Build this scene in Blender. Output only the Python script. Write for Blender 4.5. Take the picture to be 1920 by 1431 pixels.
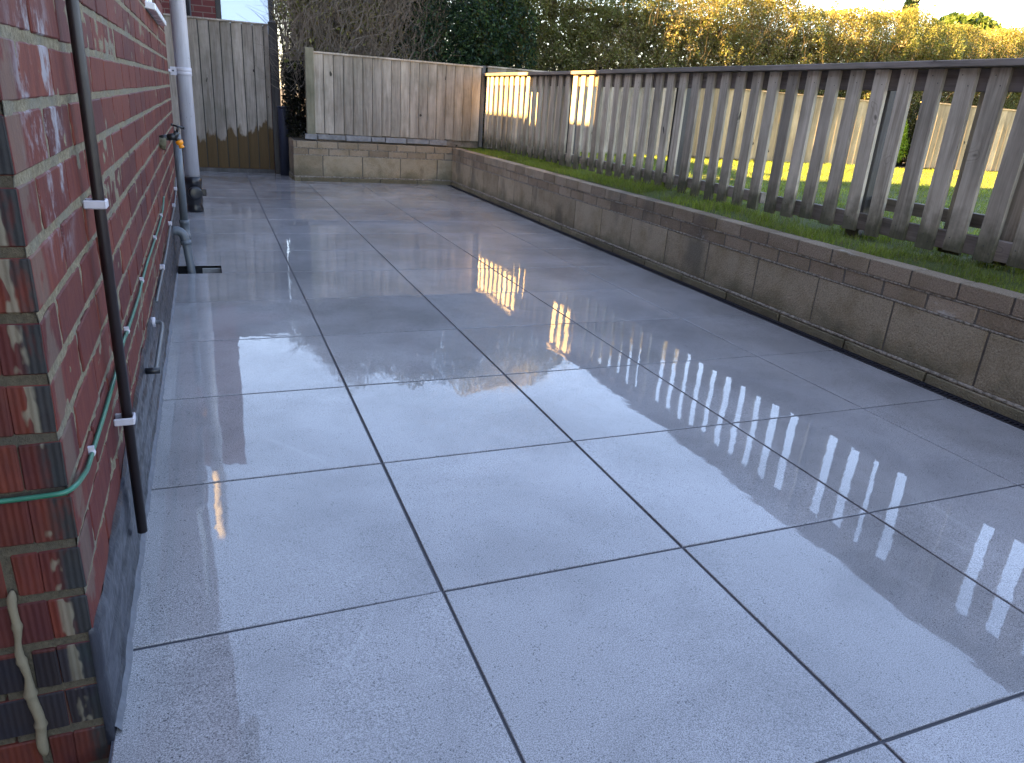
import bpy, math, random
import numpy as np
from mathutils import Vector, Matrix
random.seed(7); rng = np.random.default_rng(7)
R = math.radians
scene = bpy.context.scene
for o in list(bpy.data.objects): bpy.data.objects.remove(o)

# ------------------------------------------------------------------ camera
yaw, pitch, roll = 0.400596, 0.364026, 0.0711500
CX, CY, CZ = -0.391787, -1.219129, 0.969973
F = Vector((math.sin(yaw)*math.cos(pitch), math.cos(yaw)*math.cos(pitch), -math.sin(pitch)))
Rt = F.cross(Vector((0,0,1))).normalized(); Up = Rt.cross(F)
R2 = Rt*math.cos(roll) + Up*math.sin(roll); U2 = Up*math.cos(roll) - Rt*math.sin(roll)
cam = bpy.data.cameras.new('camera'); camo = bpy.data.objects.new('camera', cam)
scene.collection.objects.link(camo); scene.camera = camo
m = Matrix((R2, U2, -F)).transposed().to_4x4(); m.translation = Vector((CX, CY, CZ)); camo.matrix_world = m
cam.sensor_fit = 'HORIZONTAL'; cam.sensor_width = 36.0; cam.lens = 1365.02/1920*36
cam.clip_start = 0.02; cam.clip_end = 3000
scene.render.resolution_x = 1024; scene.render.resolution_y = 763

# ------------------------------------------------------------------ light
SUN_EL = R(24.0); SUN_AZ = math.atan2(0.012, 1.0)        # light travels towards +x, a touch of +y
world = bpy.data.worlds.new("World"); scene.world = world; world.use_nodes = True
wn = world.node_tree.nodes; wl = world.node_tree.links; wn.clear()
sky = wn.new('ShaderNodeTexSky'); sky.sky_type = 'NISHITA'; sky.sun_disc = False
sky.sun_elevation = SUN_EL
tosun = Vector((-math.cos(SUN_AZ)*math.cos(SUN_EL), -math.sin(SUN_AZ)*math.cos(SUN_EL), math.sin(SUN_EL)))
sky.sun_rotation = math.atan2(tosun.x, tosun.y)
sky.air_density = 1.0; sky.dust_density = 0.6; sky.ozone_density = 1.0
bg = wn.new('ShaderNodeBackground'); bg.inputs['Strength'].default_value = 0.07
wo = wn.new('ShaderNodeOutputWorld'); wl.new(sky.outputs[0], bg.inputs[0]); wl.new(bg.outputs[0], wo.inputs[0])
sl = bpy.data.lights.new('sun', 'SUN'); sl.energy = 5.0; sl.angle = R(0.53); sl.color = (1.0, 0.70, 0.27)
so = bpy.data.objects.new('sun', sl); scene.collection.objects.link(so)
so.rotation_euler = tosun.to_track_quat('Z', 'Y').to_euler(); so.location = (-20, -1, 12)
scene.view_settings.view_transform = 'Standard'; scene.view_settings.look = 'None'
scene.view_settings.exposure = 3.72; scene.view_settings.gamma = 1.0
scene.view_settings.use_white_balance = True; scene.view_settings.white_balance_temperature = 7350; scene.view_settings.white_balance_tint = 20

# ------------------------------------------------------------------ object helpers
def tag(o, label=None, cat=None, group=None, kind=None):
    if label: o['label'] = label
    if cat: o['category'] = cat
    if group: o['group'] = group
    if kind: o['kind'] = kind
    return o
def empty(name, loc=(0,0,0), **k):
    o = bpy.data.objects.new(name, None); scene.collection.objects.link(o); o.location = loc
    o.empty_display_size = 0.1
    return tag(o, **k)
def link_mesh(name, me, mat, parent=None):
    o = bpy.data.objects.new(name, me); scene.collection.objects.link(o)
    if mat: me.materials.append(mat)
    if parent:
        o.parent = parent
        o.matrix_parent_inverse = Matrix.Translation(parent.location).inverted()   # coordinates stay in world space
    return o
class MB:
    def __init__(s): s.v=[]; s.f=[]; s.t=[]; s.sm=[]
    def add(s, vs, fs, tint=None, smooth=False):
        b=len(s.v); tint = random.random() if tint is None else tint
        s.v += [tuple(v) for v in vs]; s.f += [tuple(i+b for i in f) for f in fs]
        s.t += [tint]*len(fs); s.sm += [smooth]*len(fs)
    def box(s, x0,x1,y0,y1,z0,z1, tint=None, j=0.0):
        vs=[(x,y,z) for z in (z0,z1) for y in (y0,y1) for x in (x0,x1)]
        if j: vs=[(a+random.uniform(-j,j),b+random.uniform(-j,j),c+random.uniform(-j,j)) for a,b,c in vs]
        s.add(vs, [(0,2,3,1),(4,5,7,6),(0,1,5,4),(2,6,7,3),(0,4,6,2),(1,3,7,5)], tint)
    def tube(s, pts, r, n=12, tint=0.5, caps=True):
        pts=[Vector(p) for p in pts]; rs = r if isinstance(r,(list,tuple)) else [r]*len(pts)
        vs=[]; fs=[]; ref=Vector((0,0,1)); prev=None
        for i,p in enumerate(pts):
            d=(pts[min(i+1,len(pts)-1)]-pts[max(i-1,0)]).normalized()
            a = prev if prev is not None else (Vector((1,0,0)) if abs(d.z)>0.9 else ref)
            u=(a - d*a.dot(d)).normalized(); w=d.cross(u); prev=u
            for k in range(n):
                t=2*math.pi*k/n; vs.append(p+(u*math.cos(t)+w*math.sin(t))*rs[i])
        for i in range(len(pts)-1):
            for k in range(n):
                a=i*n+k; b=i*n+(k+1)%n; fs.append((a,b,b+n,a+n))
        if caps:
            fs.append(tuple(range(n-1,-1,-1))); fs.append(tuple(range(len(vs)-n,len(vs))))
        s.add(vs, fs, tint, True)
    def lathe(s, c, axis, prof, n=20, tint=0.5):
        c=Vector(c); ax=Vector(axis).normalized(); pts=[c+ax*h for h,_ in prof]
        u=(Vector((1,0,0)) if abs(ax.x)<.9 else Vector((0,1,0))); u=(u-ax*u.dot(ax)).normalized(); w=ax.cross(u)
        vs=[]; fs=[]
        for (h,r) in prof:
            for k in range(n):
                t=2*math.pi*k/n; vs.append(c+ax*h+(u*math.cos(t)+w*math.sin(t))*max(r,1e-4))
        for i in range(len(prof)-1):
            for k in range(n):
                a=i*n+k; b=i*n+(k+1)%n; fs.append((a,b,b+n,a+n))
        fs.append(tuple(range(n-1,-1,-1))); fs.append(tuple(range(len(vs)-n,len(vs))))
        s.add(vs, fs, tint, True)
    def build(s, name, mat, parent=None, bevel=0.0, seg=1):
        me=bpy.data.meshes.new(name); me.from_pydata(s.v,[],s.f); me.validate(); me.update()
        if len(me.polygons)==len(s.t):
            at=me.attributes.new('tint','FLOAT','FACE'); at.data.foreach_set('value', np.array(s.t,dtype=np.float32))
            me.polygons.foreach_set('use_smooth', np.array(s.sm,dtype=bool))
        o=link_mesh(name, me, mat, parent)
        if bevel:
            b=o.modifiers.new('bevel','BEVEL'); b.width=bevel; b.segments=seg; b.limit_method='ANGLE'; b.angle_limit=R(40)
        return o
def np_mesh(name, verts, faces_n, mat, parent=None, cols=None):
    """verts (N*k,3), every face made of k consecutive verts"""
    k=faces_n; nf=len(verts)//k
    me=bpy.data.meshes.new(name); me.vertices.add(len(verts)); me.vertices.foreach_set('co', verts.astype(np.float32).ravel())
    me.loops.add(nf*k); me.loops.foreach_set('vertex_index', np.arange(nf*k,dtype=np.int32))
    me.polygons.add(nf); me.polygons.foreach_set('loop_start', np.arange(0,nf*k,k,dtype=np.int32))
    me.polygons.foreach_set('loop_total', np.full(nf,k,dtype=np.int32)); me.update(calc_edges=True)
    if cols is not None:
        at=me.attributes.new('leafcol','FLOAT_COLOR','FACE'); c4=np.ones((nf,4),dtype=np.float32); c4[:,:3]=cols; at.data.foreach_set('color', c4.ravel())
    return link_mesh(name, me, mat, parent)

# value noise in numpy (for geometry)
def vnoise(P, seed=0):
    P=np.asarray(P,float); i=np.floor(P).astype(np.int64); f=P-i; f=f*f*(3-2*f)
    def h(a):
        n=(a[...,0]*374761393+a[...,1]*668265263+a[...,2]*2147483647+seed*974634777)&0x7fffffff
        n=(n^(n>>13))*1274126177&0x7fffffff; n=(n^(n>>16))
        return (n%100003)/100003.0
    out=0
    for dx in (0,1):
        for dy in (0,1):
            for dz in (0,1):
                w=(f[...,0] if dx else 1-f[...,0])*(f[...,1] if dy else 1-f[...,1])*(f[...,2] if dz else 1-f[...,2])
                out=out+w*h(i+np.array([dx,dy,dz]))
    return out
def fbm(P,s=0,o=3):
    a=1;t=0;n=0
    for k in range(o): t=t+a*vnoise(np.asarray(P)*2**k,s+k); n+=a; a*=.5
    return t/n

# ------------------------------------------------------------------ material helpers
class NT:
    def __init__(s, name):
        s.m=bpy.data.materials.new(name); s.m.use_nodes=True; s.t=s.m.node_tree; s.n=s.t.nodes; s.l=s.t.links
        s.b=s.n['Principled BSDF']; s.out=s.n['Material Output']; s.pos=s.n.new('ShaderNodeNewGeometry').outputs['Position']
    def set(s, k, v):
        i=s.b.inputs[k]
        if hasattr(v,'links'): s.l.new(v,i)
        elif isinstance(v,tuple) and len(v)==3: i.default_value=(*v,1)
        else: i.default_value=v
        return s
    def _in(s, sock, v):
        if hasattr(v,'links'): s.l.new(v,sock)
        elif isinstance(v,tuple) and len(v)==3 and sock.type=='RGBA': sock.default_value=(*v,1)
        else: sock.default_value=v
    def scale(s, v, sc):
        n=s.n.new('ShaderNodeVectorMath'); n.operation='MULTIPLY'; s._in(n.inputs[0],v); n.inputs[1].default_value=sc; return n.outputs[0]
    def offs(s, v, w):
        n=s.n.new('ShaderNodeVectorMath'); n.operation='ADD'; s._in(n.inputs[0],v); s._in(n.inputs[1],w); return n.outputs[0]
    def noise(s, scale=5, detail=3, rough=.5, vec=None, dist=0.0, col=False):
        n=s.n.new('ShaderNodeTexNoise'); n.inputs['Scale'].default_value=scale; n.inputs['Detail'].default_value=detail
        n.inputs['Roughness'].default_value=rough; n.inputs['Distortion'].default_value=dist
        s.l.new(vec if vec is not None else s.pos, n.inputs['Vector']); return n.outputs['Color' if col else 'Fac']
    def vor(s, scale, vec=None, feat='F1', out='Distance'):
        n=s.n.new('ShaderNodeTexVoronoi'); n.feature=feat; n.inputs['Scale'].default_value=scale
        s.l.new(vec if vec is not None else s.pos, n.inputs['Vector']); return n.outputs[out]
    def ramp(s, fac, *st):
        n=s.n.new('ShaderNodeValToRGB'); s._in(n.inputs[0],fac); e=n.color_ramp.elements
        for i,(p,c) in enumerate(st):
            el = e[i] if i<2 else e.new(p)
            el.position=p; el.color = (*c,1) if isinstance(c,tuple) else (c,c,c,1)
        return n.outputs[0]
    def mix(s, fac, a, b, mode='MIX'):
        n=s.n.new('ShaderNodeMix'); n.data_type='RGBA'; n.blend_type=mode; n.clamp_factor=True
        s._in(n.inputs[0],fac); s._in(n.inputs[6],a); s._in(n.inputs[7],b); return n.outputs[2]
    def math(s, op, a, b=0.0, c=None, clamp=False):
        n=s.n.new('ShaderNodeMath'); n.operation=op; n.use_clamp=clamp; s._in(n.inputs[0],a); s._in(n.inputs[1],b)
        if c is not None: s._in(n.inputs[2],c)
        return n.outputs[0]
    def xyz(s, v=None):
        n=s.n.new('ShaderNodeSeparateXYZ'); s.l.new(v if v is not None else s.pos,n.inputs[0]); return n.outputs
    def attr(s, name, out='Fac'):
        n=s.n.new('ShaderNodeAttribute'); n.attribute_name=name; return n.outputs[out]
    def bump(s, h, strength=.3, dist=.002, nrm=None):
        n=s.n.new('ShaderNodeBump'); n.inputs['Strength'].default_value=strength; n.inputs['Distance'].default_value=dist
        s.l.new(h,n.inputs['Height'])
        if nrm is not None: s.l.new(nrm,n.inputs['Normal'])
        return n.outputs[0]
    def box(s, ax, c, r):           # smooth 0..1 band mask around c with half width r
        d=s.math('ABSOLUTE', s.math('SUBTRACT', s.xyz()[ax], c)); return s.math('SUBTRACT', 1.0, s.math('DIVIDE', d, r), clamp=True)

def plain(name, col, rough=.5, metal=0.0, nsc=40, namp=.15, bump=.1, coat=0.0, dist=.001):
    a=NT(name); n=a.noise(nsc,4,.6)
    a.set('Base Color', a.mix(n, tuple(c*(1-namp) for c in col), tuple(min(1,c*(1+namp)) for c in col)))
    a.set('Roughness', a.math('MULTIPLY_ADD', a.noise(nsc*.4,3,.6), .25, rough-.12)); a.set('Metallic', metal)
    a.set('Normal', a.bump(n, bump, dist))
    if coat: a.set('Coat Weight', coat)
    return a.m

# --- porcelain paving, wet
def mat_tile():
    a=NT('porcelain_paving'); p=a.pos; tint=a.attr('tint')
    off=a.n.new('ShaderNodeCombineXYZ'); a.l.new(a.math('MULTIPLY',tint,37.0),off.inputs[0]); a.l.new(a.math('MULTIPLY',tint,91.0),off.inputs[1])
    v=a.offs(p,off.outputs[0])
    fine=a.noise(430,3,.9,v); speck=a.noise(230,2,.6,v); cloud=a.noise(5.5,5,.6,v); 
    c=a.mix(a.ramp(fine,(.39,0.0),(.61,1.0)), (.070,.068,.070), (.55,.533,.53))
    c=a.mix(a.math('MULTIPLY',a.ramp(cloud,(.3,0.0),(.75,1.0)),.40), c, (.29,.28,.277))
    c=a.mix(a.math('MULTIPLY',a.ramp(speck,(.27,1.0),(.34,0.0)),.85), c, (.07,.072,.075))
    c=a.mix(a.math('MULTIPLY',a.ramp(a.noise(210,1,.5,v),(.72,0.0),(.77,1.0)),.7), c, (.52,.52,.52))
    c=a.mix(a.math('MULTIPLY',a.math('MULTIPLY',a.ramp(a.vor(125,v),(.16,1.0),(.25,0.0)),a.ramp(a.noise(24,3,.6,v),(.44,0.0),(.58,1.0))),.85), c, (.035,.036,.038))
    # faint pale veins
    vn=a.noise(.8,2,.45,a.scale(v,(1,.5,1)),.25); vein=a.ramp(a.math('ABSOLUTE',a.math('SUBTRACT',vn,.5)),(0.0,1.0),(.003,0.0))
    c=a.mix(a.math('MULTIPLY',a.math('MULTIPLY',vein,a.ramp(a.noise(3,2,.5,v),(.5,0.0),(.62,1.0))),.22), c, (.50,.50,.50))
    c=a.mix(a.math('MULTIPLY',a.ramp(a.noise(1.3,3,.6),(.4,0.0),(.7,1.0)),.18), c, (.20,.185,.165))
    tone=a.math('MULTIPLY_ADD',tint,.20,.88)
    damp=a.ramp(a.noise(1.9,5,.62,None,.3),(.40,.82),(.56,1.06)); tone=a.math('MULTIPLY',tone,damp)
    c=a.mix(1.0,c,tone,'MULTIPLY')
    a.set('Base Color',c); a.set('Roughness',.42); a.set('Specular IOR Level',.18)
    wet=a.noise(2.1,4,.6)
    a.set('Coat Weight',a.ramp(wet,(.30,.72),(.5,1.0)))
    a.set('Coat Roughness',a.ramp(a.noise(2.6,4,.6),(.42,.006),(.75,.05))); a.set('Coat IOR',1.58)
    h=a.noise(14,3,.55,None,.5); h2=a.math('MULTIPLY',a.noise(2.2,2,.5),.55)
    hh=a.math('ADD',a.math('MULTIPLY',h,.06),h2)
    a.set('Coat Normal',a.bump(hh,1.0,.0032))
    a.set('Normal',a.bump(fine,.35,.0006))
    return a.m
M={}
M['tile']=mat_tile()
M['grout']=plain('dark_grout',(.050,.050,.060),.6,0,300,.35,.3)
M['gully']=plain('gully_black',(.012,.012,.014),.5)
M['concrete']=plain('concrete',(.30,.29,.27),.85,0,60,.3,.5,dist=.003)

# --- bricks of the house
def mat_brick(end=False):
    a=NT('red_brick'); p=a.pos; t=a.attr('tint'); x,y,z=a.xyz()
    sv=a.scale(p,(30,26,5.5)); streak=a.noise(2.0,5,.7,sv); blot=a.noise(9,4,.6)
    c=a.ramp(t,(0.0,(.070,.011,.009)),(.35,(.110,.017,.011)),(.7,(.150,.028,.014)),(1.0,(.062,.012,.013)))
    c=a.mix(a.ramp(streak,(.38,0.0),(.7,.7)), c, (.060,.014,.018))
    c=a.mix(a.math('MULTIPLY',a.ramp(blot,(.5,0.0),(.75,1.0)),.4), c, (.165,.042,.024))
    c=a.mix(a.ramp(a.noise(5,5,.7,a.scale(p,(1,1,.6))),(.66,0.0),(.80,.5)), c, (.13,.08,.075))
    # pale mortar drips running down the face
    dr=a.noise(1.0,4,.65,a.scale(p,(60,60,7.0)),.6)
    c=a.mix(a.ramp(dr,(.70,0.0),(.75,.5)), c, (.21,.12,.085))
    # white lime bloom near the corner
    m1=a.math('MULTIPLY', a.box(1,.02,.20), a.box(2,.92,.30)); 
    ef=a.math('MULTIPLY', a.ramp(a.noise(13,6,.72,a.scale(p,(1,1,.75))),(.50,0.0),(.60,1.0)), a.ramp(m1,(.12,0.0),(.45,1.0)))
    c=a.mix(a.math('MULTIPLY',ef,.75), c, (.30,.31,.34))
    # grey smear on corner bricks
    m2=a.math('MULTIPLY', a.math('MULTIPLY',a.box(1,-.165,.06),a.math('GREATER_THAN',y,-.2)), a.ramp(a.noise(7,4,.6),(.42,0.0),(.55,1.0)))
    c=a.mix(a.math('MULTIPLY',a.ramp(m2,(.25,0.0),(.5,1.0)),.5), c, (.13,.105,.08))
    # blue black engineering courses and burnt arris on the end face
    lowz=a.math('LESS_THAN', z, .185); endf=a.math('LESS_THAN', y, -.2035)
    vlow=a.math('GREATER_THAN', z, .035)
    blk=a.math('MULTIPLY', a.math('MULTIPLY',lowz,vlow), endf)
    c=a.mix(blk, c, a.mix(t,(.006,.007,.014),(.014,.016,.026)))
    ar=a.math('MULTIPLY', a.ramp(a.math('SUBTRACT',x,-.632),(.0,0.0),(.012,1.0)), endf)
    ar=a.math('MULTIPLY', ar, a.ramp(a.noise(16,4,.6,a.scale(p,(1.5,1,.5))),(.38,0.0),(.5,1.0)))
    c=a.mix(a.math('MULTIPLY',ar,.92), c, a.mix(a.noise(40,3,.6),(.006,.012,.016),(.024,.036,.038)))
    pm=a.math('MULTIPLY', endf, a.math('MULTIPLY', a.box(0,-.628,.012), a.ramp(a.noise(22,3,.6,a.scale(p,(1,1,.4))),(.55,0.0),(.62,1.0))))
    c=a.mix(a.math('MULTIPLY',a.ramp(pm,(.1,0.0),(.4,1.0)),.8), c, (.20,.18,.13))
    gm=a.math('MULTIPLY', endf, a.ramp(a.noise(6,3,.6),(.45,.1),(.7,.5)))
    c=a.mix(gm, c, (.030,.017,.010))  # end face bricks darkened, their shade put into the colour
    a.set('Base Color',c)
    a.set('Roughness', a.math('MULTIPLY_ADD', streak, .3, .52)); a.set('Specular IOR Level',.3)
    # combed (drag faced) ribs on the end face, soft skin on the side face
    w=a.n.new('ShaderNodeTexWave'); w.wave_type='BANDS'; w.bands_direction='X'; w.inputs['Scale'].default_value=38; w.inputs['Distortion'].default_value=.8
    a.l.new(p,w.inputs['Vector'])
    h=a.math('ADD', a.math('MULTIPLY',a.math('MULTIPLY',w.outputs['Fac'],endf),.45), a.math('ADD',a.math('MULTIPLY',streak,.5),a.math('MULTIPLY',a.noise(160,3,.7),.35)))
    a.set('Normal', a.bump(h,.55,.0028))
    return a.m
M['brick']=mat_brick()
def mat_mortar():
    a=NT('mortar'); p=a.pos
    n=a.noise(130,5,.75); g=a.noise(8,3,.6)
    c=a.mix(a.ramp(n,(.35,0.0),(.65,1.0)), (.095,.074,.042), (.25,.205,.13))
    c=a.mix(a.ramp(g,(.45,0.0),(.7,.6)), c, (.13,.13,.11))
    c=a.mix(a.ramp(a.noise(26,4,.7),(.70,0.0),(.74,1.0)), c, (.03,.027,.02))
    y=a.xyz()[1]; z=a.xyz()[2]
    c=a.mix(a.math('MULTIPLY',a.math('LESS_THAN',y,-.2),.72), c, (.034,.028,.018))  # mortar painted darker on the end face to stand for shade
    a.set('Base Color',c); a.set('Roughness',.9)
    a.set('Normal',a.bump(n,.9,.004)); return a.m
M['mortar']=mat_mortar()
def mat_plinth():
    a=NT('black_bitumen_paint'); p=a.pos
    s=a.noise(9,5,.65,a.scale(p,(1,1,.45)),.6); h=a.noise(45,4,.6)
    c=a.mix(a.ramp(s,(.4,0.0),(.62,1.0)), (.009,.010,.015), (.032,.034,.046))
    c=a.mix(a.ramp(a.noise(24,5,.7,a.scale(p,(1,1,.35))),(.66,0.0),(.72,.6)), c, (.07,.07,.085))
    a.set('Base Color',c); a.set('Roughness',a.ramp(h,(.3,.28),(.7,.5)))
    a.set('Normal', a.bump(a.math('ADD',s,a.math('MULTIPLY',h,.3)),.8,.006)); return a.m
M['plinth']=mat_plinth()

# --- weathered fence timber; long axis z or along (x|y)
def mat_wood(name, ca, cb, dark=(.03,.024,.018), axis='z', stain=0, rough=.75, green=.25):
    a=NT(name); p=a.pos; t=a.attr('tint')
    off=a.n.new('ShaderNodeCombineXYZ'); a.l.new(a.math('MULTIPLY',t,53.0),off.inputs[0]); a.l.new(a.math('MULTIPLY',t,17.0),off.inputs[1]); a.l.new(a.math('MULTIPLY',t,29.0),off.inputs[2])
    v=a.offs(p,off.outputs[0])
    sc={'z':(1,1,.055),'y':(1,.055,1),'x':(.055,1,1)}[axis]
    grain=a.noise(48,6,.65,a.scale(v,sc),.8); broad=a.noise(7,4,.6,a.scale(v,tuple(max(.25,k) for k in sc)))
    c=a.mix(a.ramp(grain,(.3,0.0),(.7,1.0)), ca, cb)
    c=a.mix(a.ramp(broad,(.45,0.0),(.75,.75)), c, tuple((x*1.25+.015) for x in cb))
    c=a.mix(a.math('MULTIPLY',a.ramp(a.noise(5,3,.6,a.scale(v,sc)),(.5,0.0),(.7,1.0)),.5), c, tuple(x*.55 for x in ca))
    # knots
    kv=a.scale(v,{'z':(1,1,.55),'y':(1,.55,1),'x':(.55,1,1)}[axis])
    k=a.vor(5.2,a.offs(kv,a.scale(a.noise(6,2,.5,v,0,True),(.12,.12,.12))))
    c=a.mix(a.ramp(k,(.045,1.0),(.085,0.0)), c, dark)
    ring=a.math('SINE',a.math('MULTIPLY',k,120.0)); rm=a.ramp(k,(.08,1.0),(.20,0.0))
    c=a.mix(a.math('MULTIPLY',a.math('MULTIPLY',a.ramp(ring,(.2,0.0),(.9,1.0)),rm),.38), c, tuple(x*.4 for x in ca))
    z=a.xyz()[2]
    gm=a.math('MULTIPLY', a.ramp(a.noise(3.5,4,.65),(.45,0.0),(.7,1.0)), green)
    c=a.mix(gm, c, (.075,.082,.045))
    tone=a.math('MULTIPLY_ADD',t,.5,.72); c=a.mix(1.0,c,tone,'MULTIPLY')
    if stain==1:      # damp brown foot of the side panel
        e=a.math('ADD', z, a.math('MULTIPLY_ADD', a.noise(9,3,.6,a.scale(v,(1,1,.4))), -.55, .28))
        e=a.math('ADD', e, a.math('MULTIPLY',a.xyz()[0],-.22))
        c=a.mix(a.ramp(e,(.44,1.0),(.50,0.0)), c, a.mix(grain,(.060,.035,.014),(.135,.085,.036)))
    if stain==2:      # algae and black rot at the feet
        e=a.math('ADD', z, a.math('MULTIPLY_ADD', a.noise(10,4,.6), -.30, .15))
        c=a.mix(a.ramp(e,(.50,.85),(.66,0.0)), c, a.mix(a.noise(22,3,.6),(.018,.018,.012),(.075,.080,.035)))
    a.set('Base Color',c); a.set('Roughness',rough); a.set('Specular IOR Level',.3)
    a.set('Normal',a.bump(a.math('SUBTRACT',grain,a.math('MULTIPLY',a.ramp(k,(.0,1.0),(.06,0.0)),.5)),.5,.0025)); return a.m
M['gate_wood']=mat_wood('weathered_boards',(.21,.175,.135),(.45,.39,.335),stain=1,green=.30)
M['close_wood']=mat_wood('grey_closeboards',(.21,.17,.13),(.43,.37,.30),stain=0,green=.35)
M['far_wood']=mat_wood('sun_toned_boards',(.25,.18,.10),(.44,.34,.21),green=.2)  # pale tone stands for sunlight on the far fence
M['picket_wood']=mat_wood('weathered_picket',(.22,.183,.132),(.52,.455,.355),stain=2,green=.22)
M['rail_wood']=mat_wood('weathered_rail',(.12,.10,.082),(.27,.23,.195),axis='y',stain=0,green=.3)
M['post_wood']=mat_wood('grey_post',(.055,.050,.048),(.125,.118,.115),green=.2)
M['palepost']=mat_wood('pale_post',(.20,.18,.12),(.33,.30,.21),green=.5)

def mat_block(name, ca, cb, blocky=True):
    a=NT(name); p=a.pos; t=a.attr('tint')
    n=a.noise(170,4,.8); b=a.noise(6,4,.6)
    c=a.mix(a.ramp(n,(.3,0.0),(.7,1.0)), ca, cb)
    c=a.mix(a.ramp(t,(0.0,0.0),(1.0,.5)), c, (.22,.185,.135))
    c=a.mix(a.math('MULTIPLY',a.ramp(b,(.45,0.0),(.7,1.0)),.5), c, (.14,.10,.040))
    c=a.mix(a.ramp(a.noise(2.2,4,.6,a.scale(p,(1,1,.5))),(.56,0.0),(.68,.6)), c, (.055,.055,.045))
    c=a.mix(a.ramp(a.vor(150),(.12,.8),(.22,0.0)), c, (.025,.022,.018))
    z=a.xyz()[2]
    dm=a.math('ADD', z, a.math('MULTIPLY_ADD', a.noise(5,4,.65), -.30, .15))
    c=a.mix(a.ramp(dm,(.04,.65),(.15,0.0)), c, a.mix(a.noise(30,3,.6),(.035,.035,.020),(.10,.095,.045)))
    # lime bloom
    ef=a.math('MULTIPLY', a.ramp(a.noise(7,6,.72,a.scale(p,(1,.5,1))),(.63,0.0),(.70,1.0)), a.ramp(z,(.24,0.0),(.30,1.0)))
    c=a.mix(a.math('MULTIPLY',ef,.6), c, (.42,.40,.37))
    tone=a.math('MULTIPLY_ADD',t,.55,.76); c=a.mix(1.0,c,tone,'MULTIPLY')
    a.set('Base Color',c); a.set('Roughness',.92); a.set('Normal',a.bump(a.math('ADD',n,a.math('MULTIPLY',a.vor(110),.8)),.9,.004)); return a.m
M['block']=mat_block('split_block',(.18,.138,.082),(.48,.39,.26))
M['wallbrick']=mat_block('concrete_brick',(.155,.108,.068),(.38,.285,.19))
a=NT('wall_mortar'); n=a.noise(150,4,.7)
a.set('Base Color',a.mix(n,(.055,.047,.036),(.17,.15,.12))); a.set('Roughness',.95); a.set('Normal',a.bump(n,.6,.003)); M['wmortar']=a.m
a=NT('wall_pointing'); n=a.noise(60,4,.7)
a.set('Base Color',a.mix(a.ramp(n,(.4,0.0),(.6,1.0)),(.11,.092,.068),(.30,.265,.21))); a.set('Roughness',.95); a.set('Normal',a.bump(n,.6,.003)); M['wpoint']=a.m

M['black_plastic']=plain('black_plastic',(.012,.012,.015),.32,0,60,.3,.15)
M['drain']=plain('drain_plastic',(.014,.014,.020),.45,0,80,.4,.2)
def mat_pvc(name,c1,c2,rough):
    a=NT(name); p=a.pos
    st=a.noise(6,5,.7,a.scale(p,(5,5,.5)))
    c=a.mix(a.ramp(st,(.45,0.0),(.75,.8)), c1, c2)
    c=a.mix(a.ramp(a.noise(70,2,.6),(.70,0.0),(.74,.7)), c, tuple(x*.45 for x in c2))
    a.set('Base Color',c); a.set('Roughness',rough); a.set('Normal',a.bump(a.noise(12,3,.6),.15,.001)); return a.m
M['white_pvc']=mat_pvc('white_pvc',(.52,.52,.57),(.36,.35,.38),.30)
M['grey_pvc']=mat_pvc('grey_pvc',(.11,.125,.14),(.065,.073,.08),.38)
M['upvc']=plain('window_pvc',(.74,.76,.80),.25)
M['brown_pipe']=plain('brown_pipe',(.013,.007,.008),.42,0,50,.3,.1)
M['clip']=plain('white_clip',(.48,.46,.50),.45)
M['green_hose']=plain('green_cable',(.014,.135,.085),.35,0,60,.2,.1)
M['brass']=plain('dull_brass',(.05,.05,.05),.38,.7)
M['stonebush']=plain('old_fibre',(.14,.13,.08),.95,0,60,.6,1.0,dist=.01)
M['orange']=plain('orange_plastic',(.85,.28,.01),.35)
M['steel']=plain('dull_steel',(.16,.17,.17),.45,.5)
M['darkpost']=plain('dark_painted_post',(.020,.026,.050),.55,0,25,.35,.3)
M['roof']=plain('roof_tile',(.06,.045,.04),.8)
M['fascia']=plain('fascia_board',(.10,.10,.11),.5)
M['bead']=plain('hard_sealant',(.17,.14,.09),.75,0,30,.3,.7,dist=.004)
M['seal']=plain('pale_sealant',(.13,.135,.15),.7,0,50,.45,.8,dist=.004)
M['darkframe']=plain('dark_frame',(.02,.022,.025),.4)
a=NT('window_glass'); a.set('Base Color',(.05,.06,.07)); a.set('Roughness',.03); a.set('Specular IOR Level',1.0); a.set('Coat Weight',1.0); a.set('Metallic',.55); a.set('Base Color',(.55,.6,.62)); M['glass']=a.m
a=NT('dark_glass'); a.set('Base Color',(.006,.007,.009)); a.set('Roughness',.05); M['dglass']=a.m
a=NT('soil'); n=a.noise(25,5,.7); a.set('Base Color',a.mix(n,(.012,.009,.006),(.06,.045,.03))); a.set('Roughness',.95); a.set('Normal',a.bump(n,1,.02)); M['soil']=a.m
a=NT('lawn_ground'); n=a.noise(30,5,.7); g=a.noise(1.4,3,.6)
a.set('Base Color',a.mix(g,a.mix(n,(.030,.055,.008),(.095,.14,.014)),a.mix(n,(.05,.075,.010),(.15,.17,.02)))); a.set('Roughness',.9); a.set('Normal',a.bump(a.noise(160,3,.7),1,.02)); M['lawn']=a.m
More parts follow.
